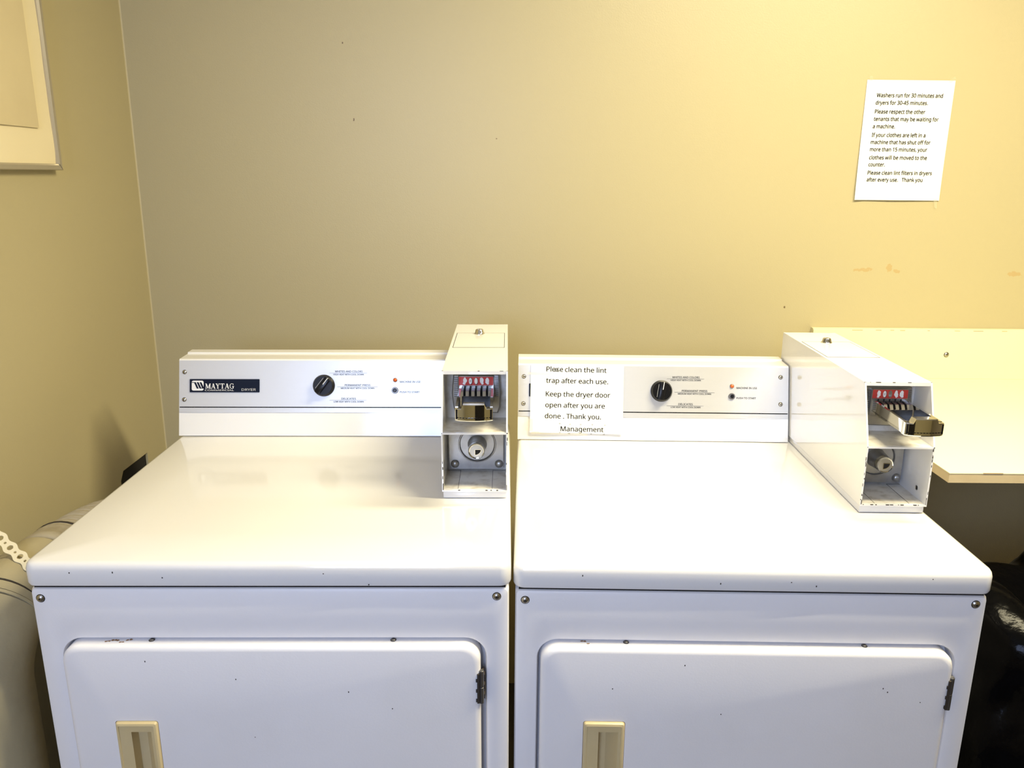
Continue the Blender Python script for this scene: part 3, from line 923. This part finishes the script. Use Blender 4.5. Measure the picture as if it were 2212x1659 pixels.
# ------------------------------------------------------------------ folding counter on the right
CXL, CYF, CZ, CT = .792, 1.330, .938, .0185
counter = thing('counter', 'cream laminate counter fixed to the back wall, right of the dryers', 'counter', (CXL, WALL_Y, CZ - CT))
ci = Vector(counter.location)
bm = new()
x1 = X_R - .002
box(bm, CXL - ci.x, x1 - ci.x, CYF - ci.y, -.001, CZ - CT - ci.z, CZ - .0014 - ci.z, 1)
box(bm, CXL - ci.x - .0004, x1 - ci.x, CYF - ci.y - .0004, -.001, CZ - .0014 - ci.z, CZ - ci.z, 0)
rr_ = random.Random(5)
x = .06                                                                # worn laminate along the front edge
while x < .70:
    L_ = rr_.uniform(.012, .05)
    box(bm, x, x + L_, CYF - ci.y - .0007, CYF - ci.y + rr_.uniform(.0004, .0012), CZ - rr_.uniform(.0004, .0012) - ci.z, CZ + .0002 - ci.z, 2)
    x += L_ + rr_.uniform(.004, .05)
link('counter_top', bm, [m_counter, m_edge, m_worn], counter, smooth=20)
bm = new()
zb1 = CZ + .1276
box(bm, 0, x1 - ci.x, -.019, -.001, CZ + .0003 - ci.z, zb1 - ci.z, 0)
box(bm, 0, x1 - ci.x, -.0155, -.001, zb1 - ci.z, zb1 + .0035 - ci.z, 0)
x = .10                                                                # worn paint along the top edge
while x < .62:
    L_ = rr_.uniform(.006, .03)
    box(bm, x, x + L_, -.0192, -.0180, zb1 - ci.z - .0006, zb1 - ci.z + .0005, 1)
    x += L_ + rr_.uniform(.01, .09)
link('backsplash', bm, [m_counter, m_worn], counter, smooth=20)
bm = new(); dome_screw(bm, facing((1.145 - ci.x, -.0192, 1.003 - ci.z), (0, -1, 0)), .0062)
link('mounting_screw', bm, [m_steel, m_void], counter)

# ------------------------------------------------------------------ garbage bag under the counter
bm = new()
n, rows = 150, 110
Cb = Vector((.988, 1.215, 0))
prof = [(.02, 0), (.19, .0), (.255, .02), (.268, .12), (.268, .28), (.262, .44), (.252, .56), (.235, .67), (.205, .738), (.15, .742), (.07, .705), (.02, .69)]
pr = spline([(a, b, 0) for a, b in prof], rows)
def ridge(v): return 1 - 2 * abs(noise.noise(v))
loops = []
for j, p in enumerate(pr):
    lp = []
    for i in range(n):
        a = 2 * pi * i / n
        d = Vector((cos(a), sin(a), 0))
        q = Vector((d.x * p.x, d.y * p.x, p.y))
        big = noise.noise(q * 5.0 + Vector((3, 1, 7)))
        wp = q + Vector((noise.noise(q * 6), noise.noise(q * 6 + Vector((5, 5, 5))), noise.noise(q * 6 + Vector((9, 2, 4))))) * .10
        crease = ridge(wp * 7.0 + Vector((2, 8, 1)))
        fine = ridge(wp * 17.0)
        h = big * .035 + (crease - .6) * .022 + (fine - .6) * .008
        amp = min(1, p.x / .12)
        q += d * min(h, .028) * amp
        if p.y > .60:
            q.z += (big * .012 + (crease - .6) * .012) * min(1, (p.y - .60) / .08)
        if p.y > .60:
            q.z += .046 * math.exp(-((q.x + .175) ** 2 + (q.y + .02) ** 2) / .085 ** 2)
        if q.z < 0.002: q.z = 0.002
        lp.append(q)
    loops.append(lp)
loft(bm, loops)
bag = link('garbage_bag', bm, m_bag, None, Cb, smooth=60)
tag(bag, 'black plastic garbage bag standing on the floor under the counter', 'bag')

# ------------------------------------------------------------------ dryer exhaust duct along the left wall
duct = thing('exhaust_duct', 'dull ribbed dryer exhaust duct squeezed between left wall and dryer', 'duct', (-.79, 1.055, 0))
di = Vector(duct.location)
path = spline([(-.70, 1.87, .63), (-.735, 1.78, .66), (-.764, 1.68, .69), (-.780, 1.55, .725), (-.788, 1.43, .757), (-.793, 1.300, .772)], 300)
rad = []
for i in range(300):
    rad.append(.0635 + .0030 * sin(i * 2 * pi / 5.5) + .0025 * noise.noise(Vector((i * .07, 3, 0))))
bm = new(); tube(bm, [p - di for p in path], rad, 36)
o = link('flexible_hose', bm, m_duct, duct, smooth=70)
o['label'] = 'ribbed foil hose section'
# crumpled foil collar between hose and elbow, with a dark gap at each side
bm = new()
cp = spline([(-.793, 1.312, .771), (-.794, 1.285, .773), (-.794, 1.250, .775)], 14)
tube(bm, [p - di for p in cp], [.0615, .0668, .0655, .0672, .0660, .0648, .0655, .0640, .0652, .0660, .0668, .0662, .0655, .0615], 36)
link('foil_collar', bm, m_duct, duct, smooth=60)
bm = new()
for y in (1.316, 1.248):  # dark rings colour in the shade of the gaps at both collar ends
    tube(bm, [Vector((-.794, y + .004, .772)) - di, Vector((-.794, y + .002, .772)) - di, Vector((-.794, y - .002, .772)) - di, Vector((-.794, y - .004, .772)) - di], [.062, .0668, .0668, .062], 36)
link('dark_gap_ring', bm, m_chip_gap, duct, smooth=50)
R_e, ce = .105, Vector((-.794, 1.165, .672))
def bend(a0, a1, n_, r0, r1):
    pts_, rr_2 = [], []
    for k in range(n_ + 1):
        a = radians(a0 + (a1 - a0) * k / n_)
        pts_.append(Vector((-.794, ce.y + R_e * cos(a), ce.z + R_e * sin(a))) - di)
        rr_2.append(r0 + (r1 - r0) * k / n_)
    return pts_, rr_2
bm = new()
p1, q1 = bend(90, 107, 4, .0655, .0665)
tube(bm, [Vector((-.794, 1.245, .777)) - di] + p1, [.0650] + q1, 40)
link('elbow', bm, m_pipe, duct, smooth=50)
bm = new()
p1, q1 = bend(106.6, 107.5, 2, .0669, .0669)
tube(bm, p1, q1, 40)
link('elbow_seam', bm, m_chip_gap, duct, smooth=50)
bm = new()
p1, q1 = bend(107.4, 113, 3, .0674, .0678)
tube(bm, p1, q1, 40)
p1, q1 = bend(113, 115, 2, .0688, .0686)
tube(bm, p1, q1, 40)
link('elbow_collar', bm, m_pipe, duct, smooth=50)
bm = new()
p1, q1 = bend(114.5, 180, 12, .0668, .0672)
tube(bm, p1 + [Vector((-.794, ce.y - R_e, .55)) - di, Vector((-.794, ce.y - R_e, .3)) - di, Vector((-.794, ce.y - R_e, 0.0)) - di], q1 + [.0675, .0675, .0675], 40)
link('rigid_pipe', bm, m_pipe, duct, smooth=50)

# perforated hanger strap
sp = spline([(-.917, 1.238, .935), (-.872, 1.215, .902), (-.803, 1.180, .8585), (-.748, 1.150, .834), (-.706, 1.125, .812), (-.690, 1.115, .785)], 420)
st = thing('hanger_strap', 'ivory perforated hanger strap slung over the duct beside the left wall', 'strap', sp[0])
si = sp[0]
bm = new()
ln = [0.0]
for i in range(1, len(sp)): ln.append(ln[-1] + (sp[i] - sp[i - 1]).length)
wd = 34
top, botm = {}, {}
pitch = .026
for i in range(len(sp)):
    tdir = (sp[min(i + 1, len(sp) - 1)] - sp[max(i - 1, 0)]).normalized()
    nrm = Vector((.25, -.55, .8)); nrm = (nrm - tdir * nrm.dot(tdir)).normalized()
    wv = tdir.cross(nrm)
    ph = (ln[i] % pitch) / pitch
    half = .0086 + .0016 * cos(2 * pi * ph)
    for j in range(wd + 1):
        v = -half + 2 * half * j / wd
        p = sp[i] + wv * v - si
        top[i, j] = (p + nrm * .0007, v); botm[i, j] = p - nrm * .0007
keep = set()
for i in range(len(sp) - 1):
    for j in range(wd):
        l = (ln[i] + ln[i + 1]) / 2; v = (top[i, j][1] + top[i, j + 1][1]) / 2
        ph = (l % pitch)
        dl = min(ph, pitch - ph)
        if hypot(dl, v) < .0046 or hypot(ph - pitch / 2, v) < .0022: continue
        keep.add((i, j))
vt = {k: bm.verts.new(top[k][0]) for k in top}
vb = {k: bm.verts.new(botm[k]) for k in botm}
for (i, j) in keep:
    bm.faces.new((vt[i, j], vt[i + 1, j], vt[i + 1, j + 1], vt[i, j + 1]))
    bm.faces.new((vb[i, j + 1], vb[i + 1, j + 1], vb[i + 1, j], vb[i, j]))
    for (a, b, c, d, nb) in ((i, j, i + 1, j, (i, j - 1)), (i + 1, j + 1, i, j + 1, (i, j + 1)), (i, j + 1, i, j, (i - 1, j)), (i + 1, j, i + 1, j + 1, (i + 1, j))):
        if nb not in keep:
            bm.faces.new((vt[a, b], vb[a, b], vb[c, d], vt[c, d]))
loose = [v for v in bm.verts if not v.link_faces]
bmesh.ops.delete(bm, geom=loose, context='VERTS')
link('strap_band', bm, m_strap, st, smooth=40)
bm = new(); dome_screw(bm, facing((WALL_X - si.x, 0, .0), (1, 0, 0)), .005)
link('strap_screw', bm, [m_steel, m_void], st)

# ------------------------------------------------------------------ framed picture on the left wall
FY1, FZ0 = 1.668, CAM_Z
FW, FH, FT = .56, .74, .020
pic = thing('framed_picture', 'faded cream picture in a thin metal frame on the left wall', 'picture', (WALL_X, FY1 - FW / 2, FZ0))
pi_ = Vector(pic.location)
bm = new()
a0, a1, b0, b1 = FY1 - FW - pi_.y, FY1 - pi_.y, 0, FH
mw_ = .0125
def Fq(i, x): return [(x, a0 + i, b0 + i), (x, a1 - i, b0 + i), (x, a1 - i, b1 - i), (x, a0 + i, b1 - i)]
loft(bm, [Fq(0, .001), Fq(0, FT - .002), Fq(.0015, FT), Fq(mw_ * .75, FT), Fq(mw_, FT - .004), Fq(mw_, .010), Fq(mw_ + .004, .010)], cap0=True, cap1=False)
for (ya, za) in ((a1, b0), (a0, b0), (a0, b1), (a1, b1)):              # mitre lines
    sy, sz = (1 if ya < 0 else -1), (1 if za < FH / 2 else -1)
    q = [(ya + sy * .0004, za), (ya, za + sz * .0004), (ya + sy * (mw_ - .0008), za + sz * mw_), (ya + sy * mw_, za + sz * (mw_ - .0008))]
    f = bm.faces.new([bm.verts.new((FT + .0002, p[0], p[1])) for p in q]); f.material_index = 1
link('frame', bm, [m_frame, m_chip_gap], pic, smooth=20)
bm = new()
nx, ny = 26, 30
def Mt(u, v):
    y = a0 + mw_ * .9 + (FW - 1.8 * mw_) * u; z = b0 + mw_ * .9 + (FH - 1.8 * mw_) * v
    wave = .0035 * noise.noise(Vector((y * 9, z * 14, 2))) * (1 if v < .2 else .4)
    return (.0135 + wave, y, z)
gr = [[bm.verts.new(Mt(i / nx, j / ny)) for i in range(nx + 1)] for j in range(ny + 1)]
for j in range(ny):
    for i in range(nx):
        bm.faces.new((gr[j][i], gr[j][i + 1], gr[j + 1][i + 1], gr[j + 1][i]))
link('picture_mat', bm, m_mat, pic, smooth=60)
bm = new()
box(bm, .0165, .0172, a0 + .065, a1 - .062, .078, FH - .075)
link('print', bm, m_faded, pic, smooth=20)

# ------------------------------------------------------------------ ceiling lamp (above the picture's edge)
lamp = thing('ceiling_lamp', 'white ceiling lamp with a lit diffuser above the counter end', 'lamp', (0.92, 0.98, CEIL))
bm = new(); box(bm, -.64, .64, -.13, .13, -.07, -.001, bevel=.008); link('lamp_housing', bm, m_lamp_body, lamp)
bm = new(); box(bm, -.61, .61, -.10, .10, -.095, -.071, bevel=.008); link('diffuser', bm, m_tube, lamp)
